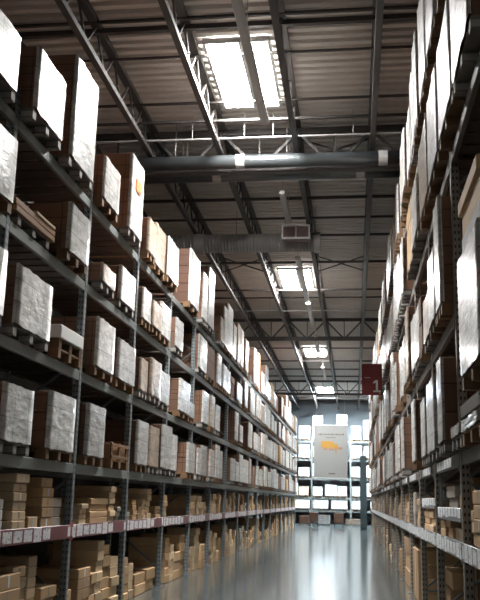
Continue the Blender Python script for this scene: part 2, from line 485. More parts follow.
for x in (-3.3, -2.2, -1.6, 0.05, 1.4): MB().tube([(x, 0, 0), (x, 0, 0.55)], 0.009, 6).build('hanger', M['pipe'], t)
t = thing('sprinkler_pipe', 'thin pale sprinkler pipe across the roof past the second skylight', 'pipe', (0, 33.9, 9.12))
MB().tube([(-6.1, 0, 0), (3.1, 0, 0)], 0.022, 10).build('pipe', M['pipe'], t)
for x in (-3.3, -1.6, 1.2): MB().tube([(x, 0, 0), (x, 0, 0.55)], 0.009, 6).build('hanger', M['pipe'], t)

# ------------------------------------------------------------------ racks
LZ = [1.20, 2.00, 3.23, 4.47, 5.66]       # beam centre heights, long rack
RZ = [1.20, 2.10, 3.56, 5.30, 6.98]       # rack under the red sign
BAY = 2.8
LP = [8.40 + BAY * k for k in range(-1, 18)]
RP = [9.04 + BAY * k for k in range(-1, 17)]
BH = 0.065
NEARZ = 2.55
def beam_top(z): return z + BH
def make_rack(name, label, xf, sgn, posts, levels, height, strip, strips_at, postm, beamm):
    """sgn: direction from the aisle face into the rack"""
    rack = thing(name, label, 'rack', (xf, posts[0], 0))
    xb = sgn * DEPTH
    y0 = posts[0]
    up_me = MB(); up_me.box(-0.045, 0.045, -0.05, 0.05, 0, height, 0.008)
    up_me = up_me.mesh('post', M[postm])
    pl_me = MB().box(-0.09, 0.09, -0.09, 0.09, 0, 0.012).mesh('base_plate', M['brace'])
    br = MB(); z = 0.35; k = 0
    while z < height - 0.7:
        a, b = (0, xb - sgn * 0.13) if k % 2 == 0 else (xb - sgn * 0.13, 0)
        br.bar((a, 0, z), (b, 0, z + 0.75), 0.035, 0.03); z += 0.78; k += 1
    for z in (0.3, height - 0.2): br.bar((0, 0, z), (xb - sgn * 0.13, 0, z), 0.035, 0.03)
    br_me = br.mesh('brace', M['brace'])
    for p in posts:
        fr = link('upright_frame', up_me, rack, (sgn * 0.045, p - y0, 0))
        link('base_plate', pl_me, fr)
        q = link('rear_post', up_me, fr, (xb - sgn * 0.09, 0, 0))
        link('brace', br_me, fr, (sgn * 0.02, 0, 0))
    L = BAY - 0.104
    bm_ = MB(); bm_.box(-0.025, 0.025, -L / 2, L / 2, -BH, BH, 0.006)
    for e in (-1, 1): bm_.box(-0.032, -0.025, e * (L / 2 - 0.05) - 0.05, e * (L / 2 - 0.05) + 0.05, -BH - 0.05, BH + 0.0)
    beam_me = bm_.mesh('beam', M[beamm])
    dk = MB()
    n = 9
    dk.box(-0.5, -0.44, -L / 2, L / 2, -0.03, -0.016); dk.box(0.44, 0.5, -L / 2, L / 2, -0.03, -0.016)
    w = L / n
    for i in range(n): dk.box(-0.50, 0.50, -L / 2 + i * w + 0.02, -L / 2 + (i + 1) * w - 0.04, -0.016, 0)
    deck_me = dk.mesh('shelf_deck', M['deck'])
    sm = MB().box(-0.006, 0.006, -L / 2, L / 2, -0.085, 0.085, 0.003).mesh('price_label_strip', strip)
    rear = MB()
    for bi, (a, b) in enumerate(zip(posts[:-1], posts[1:])):
        yc = (a + b) / 2 - y0
        for li, z in enumerate(levels):
            if sgn > 0 and bi == 0 and li == 2: z = NEARZ      # the first bay carries a lower pair of beams
            link('beam', beam_me, rack, (sgn * 0.026, yc, z))
            link('shelf_deck', deck_me, rack, (sgn * 0.556, yc, z + BH))
            rear.box(xb - sgn * 0.045 - 0.025, xb - sgn * 0.045 + 0.025, yc - L / 2, yc + L / 2, z - BH, z + BH)
            if li in strips_at: link('price_label_strip', sm if li == 0 else sm, rack, (-sgn * 0.010, yc, z + 0.0))
    tag(rear.build('rear_beam', M[beamm], rack), kind='stuff')
    return rack
left_rack = make_rack('pallet_rack', 'long grey steel pallet rack facing the red sign, five tiers high', XL, -1, LP, LZ, 6.05, M['strip_red'], (0,), 'post', 'beam')
right_rack = make_rack('pallet_rack', 'tall grey steel pallet rack that carries the red number sign', XR, 1, RP, RZ, 7.3, M['strip_blue'], (0,), 'post_warm', 'beam_warm')
# red and white marker on the third upright
mk = MB().box(0.0, 0.012, -0.09, 0.09, -0.11, 0.11, 0.003).build('bay_marker', M['red'], left_rack, (0.0, LP[2] - LP[0], 1.2))
tag(mk, 'small red marker plate')
MB().box(0.012, 0.015, 0.01, 0.05, -0.06, 0.05).build('marker_stripe', M['pale'], mk)
# pale labels on the second tier of the sign-side rack and two short extra shelves
sm2 = MB().box(-0.006, 0.006, -0.8, 0.8, -0.05, 0.05, 0.003).mesh('price_label_strip', M['strip_blue'])
for k in range(1, 10):
    link('price_label_strip', sm2, right_rack, (-0.010, RP[k] - RP[0] + 1.25 + 0.25 * (k % 2), RZ[1]))
for k, (a, b, z) in enumerate(((9.15, 11.60, 1.585), (12.0, 14.2, 1.70))):
    sh = MB().box(0.03, 0.95, -(b - a) / 2, (b - a) / 2, -0.02, 0.0, 0.004).build('extra_shelf', M['beam'], right_rack, (0, (a + b) / 2 - RP[0], z))
    MB().box(0.0, 0.03, -(b - a) / 2, (b - a) / 2, -0.11, 0.03, 0.004).build('price_label_strip', M['strip_blue'], sh)
    for e in (-1, 1):
        MB().box(0.93, 0.99, e * ((b - a) / 2 - 0.04) - 0.02, e * ((b - a) / 2 - 0.04) + 0.02, 0, RZ[1] - z - 0.05).build('hanger', M['brace'], sh)
        MB().box(0.04, 0.07, e * ((b - a) / 2 - 0.04) - 0.015, e * ((b - a) / 2 - 0.04) + 0.015, 0, RZ[1] - z - 0.05).build('hanger', M['brace'], sh)
# ------------------------------------------------------------------ pallet loads
_cache = {}
def cached(key, fn):
    if key not in _cache: _cache[key] = fn()
    return _cache[key]
PH = 0.122
def pallet_mesh(w, d, mat):
    """pallet w along the aisle, d deep: top boards, nine blocks, three skids"""
    def mk():
        p = MB(); n = 7
        for i in range(n):
            a = -d / 2 + i * d / n
            p.box(a + 0.008, a + d / n - 0.008, -w / 2, w / 2, PH - 0.022, PH)
        for j in (-1, 0, 1):
            yy = j * (w / 2 - 0.05)
            p.box(-d / 2, d / 2, yy - 0.05, yy + 0.05, PH - 0.04, PH - 0.022)
            p.box(-d / 2, d / 2, yy - 0.05, yy + 0.05, 0, 0.02)
            for i in (-1, 0, 1):
                xx = i * (d / 2 - 0.07)
                p.box(xx - 0.07, xx + 0.07, yy - 0.05, yy + 0.05, 0.02, PH - 0.04, mi=1)
        return p.mesh('pallet', [M[mat], M['block' if mat == 'palletgrey' else 'wood']])
    return cached(('pallet', round(w, 2), round(d, 2), mat), mk)
def body_mesh(w, d, h, mat, layers, var):
    def mk():
        r = random.Random(hash((round(w * 100), round(h * 100), var)) & 0xffff)
        rings = []; z = 0.0
        hs = h / layers
        off = 0.0
        rings.append((0.0, 0.006))
        for i in range(layers):
            off = r.uniform(0, 0.012)
            z0, z1 = i * hs, (i + 1) * hs
            if i: rings.append((z0 + 0.004, off + 0.010))
            rings += [(z0 + 0.010, off), (z1 - 0.008, off + r.uniform(-0.002, 0.004))]
            if i < layers - 1: rings.append((z1 - 0.002, off + 0.012))
        rings.append((h, off + 0.010))
        return MB().loft(-d / 2, d / 2, -w / 2, w / 2, rings, 0.012).mesh('carton_stack', M[mat])
    return cached(('body', round(w, 2), round(d, 2), round(h, 2), mat, layers, var), mk)
def wrap_mesh(w, d, h, mat, sgn, var):  # pale opaque film: the aisle face's sheen is put into its colour
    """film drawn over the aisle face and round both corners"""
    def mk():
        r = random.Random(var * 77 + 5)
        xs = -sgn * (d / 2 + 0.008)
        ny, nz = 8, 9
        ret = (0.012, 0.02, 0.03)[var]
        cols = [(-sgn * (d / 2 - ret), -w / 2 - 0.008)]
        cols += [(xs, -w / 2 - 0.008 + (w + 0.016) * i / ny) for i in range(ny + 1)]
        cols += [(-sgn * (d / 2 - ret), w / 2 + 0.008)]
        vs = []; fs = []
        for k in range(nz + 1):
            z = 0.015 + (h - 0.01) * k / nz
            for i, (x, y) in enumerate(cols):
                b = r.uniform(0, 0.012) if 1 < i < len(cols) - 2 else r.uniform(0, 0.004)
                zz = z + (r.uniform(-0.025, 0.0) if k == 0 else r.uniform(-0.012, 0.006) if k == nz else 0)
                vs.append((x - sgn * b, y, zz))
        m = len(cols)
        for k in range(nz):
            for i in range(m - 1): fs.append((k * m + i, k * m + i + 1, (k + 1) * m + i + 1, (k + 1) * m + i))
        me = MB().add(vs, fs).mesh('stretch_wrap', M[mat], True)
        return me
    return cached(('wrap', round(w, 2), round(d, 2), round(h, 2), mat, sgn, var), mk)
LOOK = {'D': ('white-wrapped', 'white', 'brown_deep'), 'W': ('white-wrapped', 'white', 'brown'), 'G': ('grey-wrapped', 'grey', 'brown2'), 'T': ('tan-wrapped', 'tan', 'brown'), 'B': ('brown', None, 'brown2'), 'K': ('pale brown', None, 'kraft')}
def load(xf, sgn, y0, y1, z, top, style, where, wood=None, over=0.1, d=None, lev_top=None, extra=''):
    """one palletised load whose aisle face stands `over` in front of the rack face xf"""
    w = round((y1 - y0) / 0.02) * 0.02
    h = round((top - z - PH) / 0.02) * 0.02
    d = d or 1.02
    look, wm, bmname = LOOK[style]
    size = 'tall' if h > 1.05 else 'low' if h < 0.5 else 'mid-height' if h < 0.85 else 'full'
    if lev_top is not None: top = min(top, lev_top); h = round((top - z - PH) / 0.02) * 0.02
    nm = 'wrapped_pallet_load' if wm else 'carton_pallet_load'
    noun = 'load' if wm else 'carton load'
    t = thing(nm, f'{size} {look} {noun}{extra}, {where}', 'pallet load', (xf - sgn * over + sgn * d / 2, (y0 + y1) / 2, z))
    wood = R.random() < 0.45 if wood is None else wood
    link('pallet', pallet_mesh(w, d, 'wood' if wood else 'palletgrey'), t)
    var = R.randrange(3)
    layers = max(2, min(6, round(h / R.choice((0.22, 0.3, 0.4)))))
    b = link('carton_stack', body_mesh(w, d, h, bmname, layers, var), t, (0, 0, PH))
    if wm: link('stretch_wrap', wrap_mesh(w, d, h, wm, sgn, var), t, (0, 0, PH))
    return t

SIDE_L = 'rack facing red sign'
SIDE_R = 'rack behind red sign'
TIER = {1: 'first tier', 2: 'second tier', 3: 'third tier', 4: 'top tier'}
def bay_of(posts, y):
    for i, (a, b) in enumerate(zip(posts[:-1], posts[1:])):
        if a <= y < b: return i
    return None
def clip_to_bay(posts, y0, y1):
    """keep a load clear of the upright frames"""
    m = (y0 + y1) / 2
    i = bay_of(posts, m)
    a, b = posts[i] + 0.06, posts[i + 1] - 0.06
    return max(y0, a), min(y1, b), i
def place_loads(lst, side):
    posts, xf, sgn, zs, side_txt = (LP, XL, -1, LZ, SIDE_L) if side == 'L' else (RP, XR, 1, RZ, SIDE_R)
    by = {}
    for it in lst:
        lev, y0, y1, top, st = it[:5]
        kw = it[5] if len(it) > 5 else {}
        y0, y1, i = clip_to_bay(posts, y0, y1)
        if y1 - y0 < 0.3: continue
        by.setdefault((lev, i), []).append((y0, y1, top, st, kw))
    for (lev, i), items in by.items():
        items.sort(key=lambda q: q[0])
        prev = -9
        for k, (y0, y1, top, st, kw) in enumerate(items):
            y0 = max(y0, prev + 0.03)
            if y1 - y0 < 0.25: continue
            prev = y1
            pos = '' if len(items) == 1 else f', {ORD[k+1]} of {NUM[len(items)]}'
            where = f'{TIER[lev]}, {ORD[i+1]} bay, {side_txt}{pos}'
            kw = dict(kw)
            over = kw.pop('over', R.uniform(0.05, 0.13) if side == 'L' else R.uniform(0.07, 0.14) if lev < 3 else R.uniform(0.10, 0.14) if lev == 3 else R.uniform(0.08, 0.12))
            if lev < 4: kw['lev_top'] = zs[lev + 1] - 0.19
            if kw.get('extra'): where = where.replace(pos, '') if pos else where
            load(xf, sgn, y0, y1, zs[lev] + BH + 0.003 if 'z' not in kw else kw.pop('z'), top, st, where, over=over, **kw)

LL = [
 # top tier
 (4, 5.75, 6.55, 6.4, 'W'), (4, 6.62, 8.1, 6.5, 'W'), (4, 8.46, 9.40, 6.62, 'W', dict(over=0.15)), (4, 9.80, 10.79, 7.25, 'W', dict(over=0.12)), (4, 11.36, 12.19, 6.49, 'W'),
 (4, 12.75, 13.57, 7.11, 'W', dict(extra=' with orange sticker')), (4, 14.06, 14.62, 6.46, 'T', dict(wood=True)), (4, 14.85, 15.70, 6.61, 'T', dict(wood=True)), (4, 15.76, 16.72, 6.64, 'W', dict(wood=True)),
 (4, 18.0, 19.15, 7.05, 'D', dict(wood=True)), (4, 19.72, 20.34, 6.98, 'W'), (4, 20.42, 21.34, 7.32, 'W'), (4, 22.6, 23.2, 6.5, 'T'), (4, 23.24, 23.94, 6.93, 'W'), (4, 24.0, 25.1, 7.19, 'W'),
 # third
 (3, 5.75, 6.8, 5.3, 'W'), (3, 7.0, 8.28, 5.36, 'W'), (3, 9.98, 10.80, 5.28, 'W', dict(over=0.12)), (3, 11.53, 12.23, 4.92, 'T'), (3, 12.70, 13.61, 5.20, 'W'), (3, 14.1, 14.73, 5.19, 'W'), (3, 14.78, 15.48, 5.11, 'T'), (3, 15.55, 16.39, 5.29, 'W'), (3, 16.9, 17.65, 5.27, 'G'),
 # second
 (2, 5.75, 6.9, 4.0, 'G'), (2, 7.0, 8.2, 4.1, 'W'), (2, 8.57, 9.66, 4.09, 'W'), (2, 11.50, 12.39, 4.12, 'W'), (2, 12.70, 13.78, 4.03, 'G'), (2, 14.08, 14.60, 3.96, 'T'), (2, 14.72, 15.53, 4.06, 'T'), (2, 15.64, 16.65, 3.99, 'G'),
 (2, 17.45, 18.57, 4.09, 'W'), (2, 18.77, 19.39, 3.74, 'G'), (2, 20.26, 21.14, 4.18, 'W'), (2, 21.4, 21.95, 4.20, 'T'), (2, 22.48, 23.17, 4.09, 'W'),
 # first
 (1, 5.75, 6.9, 2.8, 'W'), (1, 7.1, 8.2, 2.8, 'W'), (1, 8.52, 9.36, 2.79, 'W'), (1, 9.89, 10.85, 2.87, 'W'), (1, 11.42, 12.26, 2.90, 'G'), (1, 14.12, 14.87, 2.92, 'G'), (1, 15.04, 15.77, 2.90, 'T'), (1, 15.84, 16.71, 3.00, 'G'), (1, 16.9, 17.57, 2.90, 'W'),
 (1, 18.47, 19.31, 2.83, 'W'), (1, 19.68, 20.24, 2.80, 'W'), (1, 20.36, 21.23, 2.90, 'G'), (1, 21.40, 22.02, 2.85, 'W'), (1, 22.5, 23.1, 3.05, 'W'), (1, 23.21, 23.94, 2.93, 'W'),
]
START = {4: 25.2, 3: 19.7, 2: 25.3, 1: 25.3}
HT = {4: (0.55, 1.35), 3: (0.5, 0.95), 2: (0.5, 0.98), 1: (0.55, 0.98)}
for lev in (4, 3, 2, 1):
    for i, (a, b) in enumerate(zip(LP[:-1], LP[1:])):
        if a < START[lev] - 0.2: continue
        n = 3 if a < 33 and R.random() < 0.7 else 2
        y = a + 0.08 + R.uniform(0, 0.06)
        wmax = (BAY - 0.2) / n
        for k in range(n):
            w = wmax * R.uniform(0.80, 0.97)
            if R.random() < 0.06: y += wmax; continue
            st = R.choices('WGTBK', (40, 14, 16, 24, 6) if lev == 4 else (62, 16, 10, 8, 4))[0]
            LL.append((lev, y, y + w, LZ[lev] + 0.2 + R.uniform(*HT[lev]), st)); y += wmax
place_loads(LL, 'L')

RL = [
 (1, 6.95, 8.1, 2.40, 'G', dict(over=0.08)), (1, 8.2, 8.96, 2.40, 'G', dict(over=0.08)), (1, 9.2, 9.75, 3.17, 'G'), (1, 10.55, 11.70, 3.17, 'G'), (1, 11.95, 12.75, 3.08, 'W'), (1, 13.55, 14.30, 3.23, 'W'), (1, 16.74, 17.35, 3.25, 'W'), (1, 18.5, 19.94, 3.25, 'W'),
 (2, 9.15, 9.72, 4.95, 'W', dict(over=0.12)), (2, 9.78, 10.62, 4.57, 'W', dict(over=0.12)), (2, 10.70, 11.70, 4.3, 'T', dict(over=0.10)), (2, 11.93, 12.35, 4.49, 'B', dict(over=0.12)), (2, 12.42, 13.5, 4.50, 'W'), (2, 13.6, 14.5, 4.6, 'G'),
 (3, 6.4, 7.6, 6.6, 'W'), (3, 7.68, 8.9, 6.5, 'W'), (3, 9.15, 10.3, 6.55, 'W'), (3, 10.42, 11.7, 6.5, 'T'), (3, 11.95, 13.2, 6.3, 'W'), (3, 13.3, 14.5, 6.5, 'K'),
 (4, 6.4, 7.6, 8.4, 'W'), (4, 7.68, 8.9, 8.55, 'W'), (4, 9.15, 10.2, 8.5, 'W'), (4, 10.45, 11.5, 8.6, 'W'), (4, 11.95, 12.7, 8.62, 'W'), (4, 12.95, 13.5, 8.5, 'G'), (4, 13.7, 14.5, 8.2, 'W'), (4, 14.75, 15.9, 8.3, 'W'), (4, 16.0, 16.8, 8.1, 'W'),
]
RSTART = {1: 20.2, 2: 14.5, 3: 14.5, 4: 17.3}
RHT = {1: (0.6, 1.05), 2: (0.7, 1.35), 3: (0.7, 1.3), 4: (0.8, 1.32)}
for lev in (4, 3, 2, 1):
    for i, (a, b) in enumerate(zip(RP[:-1], RP[1:])):
        if a < RSTART[lev] - 0.2: continue
        n = 3 if a < 24 else 2
        y = a + 0.08 + R.uniform(0, 0.06)
        wmax = (BAY - 0.2) / n
        for k in range(n):
            w = wmax * R.uniform(0.78, 0.96)
            if R.random() < 0.05: y += wmax; continue
            st = R.choices('WGTBK', (58, 14, 12, 10, 6))[0]
            RL.append((lev, y, y + w, RZ[lev] + 0.2 + R.uniform(*RHT[lev]), st)); y += wmax
place_loads(RL, 'R')
# orange sticker on the tall white load of the top tier
for o in list(bpy.data.objects):
    if 'orange sticker' in str(o.get('label', '')):
        tag(MB().box(0, 0.004, -0.14, 0.2, -0.1, 0.1).build('sticker', M['orange'], o, (0.535, 0.0, 0.95)), 'orange sticker')
        MB().box(0.004, 0.006, 0.02, 0.14, -0.085, -0.05).build('sticker_mark', M['ink'], o, (0.535, 0.0, 0.93))
# the tall load at the frame edge of the sign-side rack
t = thing('wrapped_pallet_load', 'tall wrapped load capped by a brown carton, overhanging first bay of sign rack', 'pallet load', (1.46, 7.02, NEARZ + BH + 0.003))
link('pallet', pallet_mesh(1.3, 1.02, 'wood'), t)
link('carton_stack', body_mesh(1.3, 1.02, 1.02, 'brown', 3, 1), t, (0, 0, PH))
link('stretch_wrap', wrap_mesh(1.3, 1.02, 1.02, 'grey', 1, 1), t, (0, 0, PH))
MB().box(-0.48, 0.5, -0.56, 0.56, 0, 0.20, 0.01).build('white_carton', M['white_card'], t, (0, 0, PH + 1.02))
MB().loft(-0.50, 0.5, -0.6, 0.6, [(0, 0.03), (0.22, 0.03), (0.225, 0.0), (0.34, 0.0), (0.35, 0.01)], 0.01).build('top_carton', M['kraft'], t, (0, 0, PH + 1.22))

# bundle of planks on the third tier, first full bay
t = thing('plank_bundle', 'strapped bundle of brown planks on pallets, third tier of the long rack', 'planks', (XL - 0.38, 9.10, LZ[3] + BH + 0.003))
link('pallet', pallet_mesh(1.0, 0.8, 'palletgrey'), t)
for k in range(2):
    for j in range(4):
        MB().box(-0.36 + j * 0.2, -0.36 + j * 0.2 + 0.185, -0.62 + R.uniform(-0.03, 0.03), 0.62, k * 0.075, k * 0.075 + 0.07, 0.006).build('plank', M['wood_dark'], t, (0, 0, PH))
MB().box(-0.30, 0.44, -0.05, 0.58, 0.15, 0.185, 0.006).build('top_board', M['kraft2'], t, (0, 0, PH))
for y in (-0.3, 0.35): MB().box(-0.366, 0.43, y - 0.012, y + 0.012, 0.146, 0.15).build('strap', M['pale'], t, (0, 0, PH))
# low white carton on a double pallet, second tier
t = thing('carton_pallet_load', 'flat white carton on wooden pallets, second tier of long rack beside an upright', 'pallet load', (XL - 0.42, 10.48, LZ[2] + BH + 0.003))
link('pallet', pallet_mesh(0.92, 1.0, 'wood'), t); link('pallet', pallet_mesh(0.9, 1.0, 'wood'), t, (0, 0, PH))
MB().box(-0.5, 0.52, -0.45, 0.45, 0, 0.17, 0.01).build('white_carton', M['white_card'], t, (0, 0, 2 * PH))
# wooden crate on the first tier
t = thing('wooden_crate', 'small slatted brown wooden crate on first pallet tier of the long rack', 'crate', (XL - 0.36, 13.1, LZ[1] + BH + 0.003))
link('pallet', pallet_mesh(1.0, 0.9, 'wood'), t)
MB().box(-0.42, 0.42, -0.48, 0.48, 0, 0.24, 0.005).build('box', M['wood_dark'], t, (0, 0, PH))
for y in (-0.44, 0, 0.44): MB().box(0.42, 0.44, y - 0.04, y + 0.04, 0, 0.26, 0.003).build('batten', M['wood'], t, (0, 0, PH))
for z in (0.02, 0.20): MB().box(0.44, 0.455, -0.49, 0.49, z, z + 0.045, 0.003).build('slat', M['wood'], t, (0, 0, PH))

# ------------------------------------------------------------------ loose cartons
CART = []    # (x0,x1,y0,y1,z0,z1,mat,label,colour)
COLW = {'kraft': 'brown', 'kraft2': 'pale brown', 'carton_grey': 'grey', 'white_card': 'white', 'brown': 'dark brown'}
def stack(side, shelf, y0, y1, top, mat, n=None, xin=None, depth=None, bi=None, si=None, ragged=0.02, z=None, flat=False):
    sgn, xf = (-1, XL) if side == 'L' else (1, XR)
    zb = z if z is not None else (0.0 if shelf == 'floor' else (LZ[0] if side == 'L' else RZ[0]) + BH)
    hh = top - zb
    n = n or max(1, round(hh / R.choice((0.10, 0.13, 0.17))))
    xin = R.uniform(0.02, 0.10) if xin is None else xin
    depth = depth or R.uniform(0.62, 0.92)
    zz = zb
    for k in range(n):
        h = hh / n
        j = R.uniform(-ragged, ragged); jy = R.uniform(-ragged, ragged) * 0.5
        a = xf + sgn * (xin + j)
        b = a + sgn * depth
        pos = 'only carton' if n == 1 else 'bottom carton' if k == 0 else 'top carton' if k == n - 1 else f'carton {NUM[k+1] if k < 12 else k} up'
        posn = '' if n == 1 else ('lowest' if k == 0 else 'topmost' if k == n - 1 else f'{ORD[k+1]} up')
        colour = COLW[mat]
        sh = 'floor' if shelf == 'floor' else 'price-label shelf' if shelf == 'shelf' else 'extra shelf'
        st = f'{ORD[si]} {"stack" if n > 1 else "pile"}' if si else 'stack'
        lab = f'{colour} carton{", " + posn if posn else ""}, {st}, {sh}, {ORD[bi+1]} bay, {SIDE_L if side == "L" else SIDE_R}'
        CART.append((min(a, b), max(a, b), y0 + jy + 0.004, y1 + jy - 0.004, zz + 0.003, zz + h - 0.001, mat, lab, side, h))
        zz += h
def fill(side, shelf, bi, fixed):
    posts = LP if side == 'L' else RP
    a, b = posts[bi] + 0.105, posts[bi + 1] - 0.105
    zb = 0.0 if shelf == 'floor' else (LZ[0] if side == 'L' else RZ[0]) + BH
    zcap = (LZ[0] if side == 'L' else RZ[0]) - 0.14 if shelf == 'floor' else (LZ[1] if side == 'L' else RZ[1]) - 0.12
    items = [f for f in fixed if a - 0.4 <= (f[0] + f[1]) / 2 <= b + 0.4 and bay_of(posts, (f[0] + f[1]) / 2) == bi]
    si = 1
    if items:
        for f in items:
            y0, y1 = max(f[0], a), min(f[1], b)
            if y1 - y0 < 0.12: continue
            stack(side, shelf, y0, y1, min(f[2], zcap), f[3], n=f[4], xin=f[5] if len(f) > 5 else None, depth=f[6] if len(f) > 6 else None, bi=bi, si=si); si += 1
        return
    y = a + R.uniform(0, 0.15)
    while y < b - 0.25:
        w = R.uniform(0.24, 0.55) if shelf != 'floor' else R.uniform(0.35, 0.7)
        w = min(w, b - y)
        if R.random() < 0.12: y += w * 0.7; continue
        lo, hi = (0.18, 0.6) if shelf != 'floor' else (0.25, 0.98)
        top = min(zb + R.uniform(lo, hi), zcap)
        mat = R.choices(('kraft', 'kraft2', 'carton_grey', 'white_card'), (62, 22, 13, 3))[0]
        stack(side, shelf, y, y + w, top, mat, bi=bi, si=si); si += 1
        y += w + R.uniform(0.02, 0.14)
FL = [ # long rack, price-label shelf
 (8.48, 8.74, 1.60, 'white_card', 3), (8.96, 9.34, 1.87, 'kraft2', 6), (9.50, 9.80, 1.41, 'kraft2', 1), (9.86, 10.24, 1.85, 'kraft', 5), (10.30, 10.66, 1.62, 'carton_grey', 3), (10.70, 11.0, 1.87, 'carton_grey', 4),
 (11.3, 11.6, 1.55, 'kraft2', 4), (11.7, 12.55, 1.62, 'kraft', 4, 0.03, 0.8), (12.6, 12.9, 1.80, 'kraft2', 6), (13.2, 13.45, 1.5, 'carton_grey', 3), (13.5, 13.85, 1.42, 'carton_grey', 2),
 (14.08, 14.34, 1.61, 'kraft', 4), (14.6, 14.9, 1.50, 'kraft', 2), (14.9, 15.15, 1.62, 'kraft2', 4), (15.2, 15.5, 1.80, 'kraft2', 5), (15.7, 16.2, 1.5, 'kraft', 3), (16.3, 16.7, 1.7, 'kraft', 4)]
FF = [ # long rack, floor
 (8.60, 9.26, 0.84, 'kraft', 5, 0.02, 0.95), (9.28, 9.66, 0.88, 'kraft2', 7), (9.68, 9.94, 0.97, 'kraft2', 8), (10.05, 10.60, 0.60, 'kraft', 4), (10.62, 11.08, 0.50, 'kraft', 3),
 (11.32, 11.85, 0.72, 'kraft', 5), (11.88, 12.16, 0.62, 'kraft', 4), (12.18, 12.50, 1.04, 'kraft2', 7), (12.54, 12.94, 0.96, 'kraft', 6), (12.97, 13.40, 0.77, 'kraft2', 5), (13.42, 13.90, 0.72, 'kraft', 5),
 (14.1, 14.40, 0.60, 'kraft2', 4), (14.53, 15.25, 0.40, 'kraft', 2), (15.30, 15.95, 0.43, 'kraft', 2),
 (16.9, 17.25, 0.89, 'kraft', 6), (17.28, 17.55, 0.75, 'kraft2', 5), (17.6, 18.25, 0.58, 'kraft', 3), (18.3, 19.4, 0.90, 'kraft', 5)]
def rescale(tab):
    return [(a * 1.036, b * 1.036, 1.65 + (t - 1.65) * 1.036, *rest) for a, b, t, *rest in tab]
FL, FF = rescale(FL), rescale(FF)
for bi in range(len(LP) - 1):
    fill('L', 'shelf', bi, FL); fill('L', 'floor', bi, FF)
FR = [ # sign-side rack, price-label shelf
 (6.5, 7.1, 1.85, 'kraft', 4, 0.05), (7.15, 7.75, 1.86, 'kraft', 4, 0.06), (7.8, 8.5, 1.78, 'kraft', 4, 0.05), (8.55, 8.9, 1.6, 'kraft2', 3),
 (9.15, 9.7, 1.46, 'kraft', 2), (9.75, 10.4, 1.40, 'kraft2', 1), (10.5, 11.0, 1.5, 'kraft', 2), (11.05, 11.6, 1.45, 'kraft', 2),
 (11.95, 12.5, 1.50, 'kraft', 2), (12.55, 13.2, 1.55, 'kraft2', 3), (13.25, 14.1, 1.55, 'kraft', 3)]
FRF = [(6.5, 7.4, 0.9, 'kraft', 3, 0.25), (7.5, 8.9, 0.85, 'brown', 2, 0.5), (9.2, 10.2, 0.95, 'brown', 2, 0.55), (10.3, 11.6, 0.8, 'kraft', 3, 0.5), (12.0, 13.0, 0.9, 'brown', 2, 0.5), (13.1, 14.3, 0.7, 'kraft', 3, 0.3),
 (15.0, 15.7, 0.9, 'kraft', 4, 0.1), (15.9, 17.2, 0.86, 'kraft', 1, 0.02, 0.5), (17.6, 18.3, 0.9, 'kraft2', 4, 0.05), (18.4, 19.9, 0.95, 'kraft', 3, 0.04)]
for bi in range(len(RP) - 1):
    fill('R', 'shelf', bi, FR); fill('R', 'floor', bi, FRF)
# on the two extra shelves
stack('R', 'extra', 9.3, 10.3, 1.93, 'kraft', 2, 0.14, 0.7, bi=1, si=1, z=1.586); stack('R', 'extra', 10.5, 11.4, 1.87, 'carton_grey', 2, 0.12, 0.7, bi=1, si=2, z=1.586)
stack('R', 'extra', 12.1, 12.5, 1.90, 'carton_grey', 1, 0.12, 0.6, bi=2, si=1, z=1.701); stack('R', 'extra', 12.6, 14.0, 1.93, 'kraft', 1, 0.2, 0.7, bi=2, si=2, z=1.701)

def score(c):
    ym = (c[2] + c[3]) / 2
    face = (c[3] - c[2]) * c[9]
    side_ = 0.6 * c[9]
    lat = 3.6 if c[8] == 'L' else 1.0
    return (face * lat / ym + side_ * 0.35) / (ym * ym)
CART.sort(key=score, reverse=True)
for n, c in enumerate(CART[:300]):
    x0, x1, y0, y1, z0, z1, mat, lab, side, h = c
    w, l = x1 - x0, y1 - y0
    ob = MB().box(-w / 2, w / 2, -l / 2, l / 2, 0, z1 - z0, min(0.008, h * 0.12)).build('carton', M[mat], None, ((x0 + x1) / 2, (y0 + y1) / 2, z0))
    tag(ob, lab, 'carton', f'cartons on the {"long rack" if side == "L" else "sign rack"}')
    if n < 110:      # packing tape over the end that faces the aisle
        e = w / 2 if side == 'L' else -w / 2
        e0, e1 = (e, e + 0.002) if side == 'L' else (e - 0.002, e)
        tp = MB().box(e0, e1, -0.025, 0.025, h * 0.15, z1 - z0 - 0.01)
        tp.build('packing_tape', M['tan'] if n % 3 else M['white_card'], ob)
far = MB()
mats = ['kraft', 'kraft2', 'carton_grey', 'white_card', 'brown']
for c in CART[300:]:
    far.box(*c[:6], 0.006, mi=mats.index(c[6]))
tag(far.build('distant_cartons', [M[m] for m in mats]), 'brown and pale cartons stacked in the far bays of both racks', 'cartons', kind='stuff')

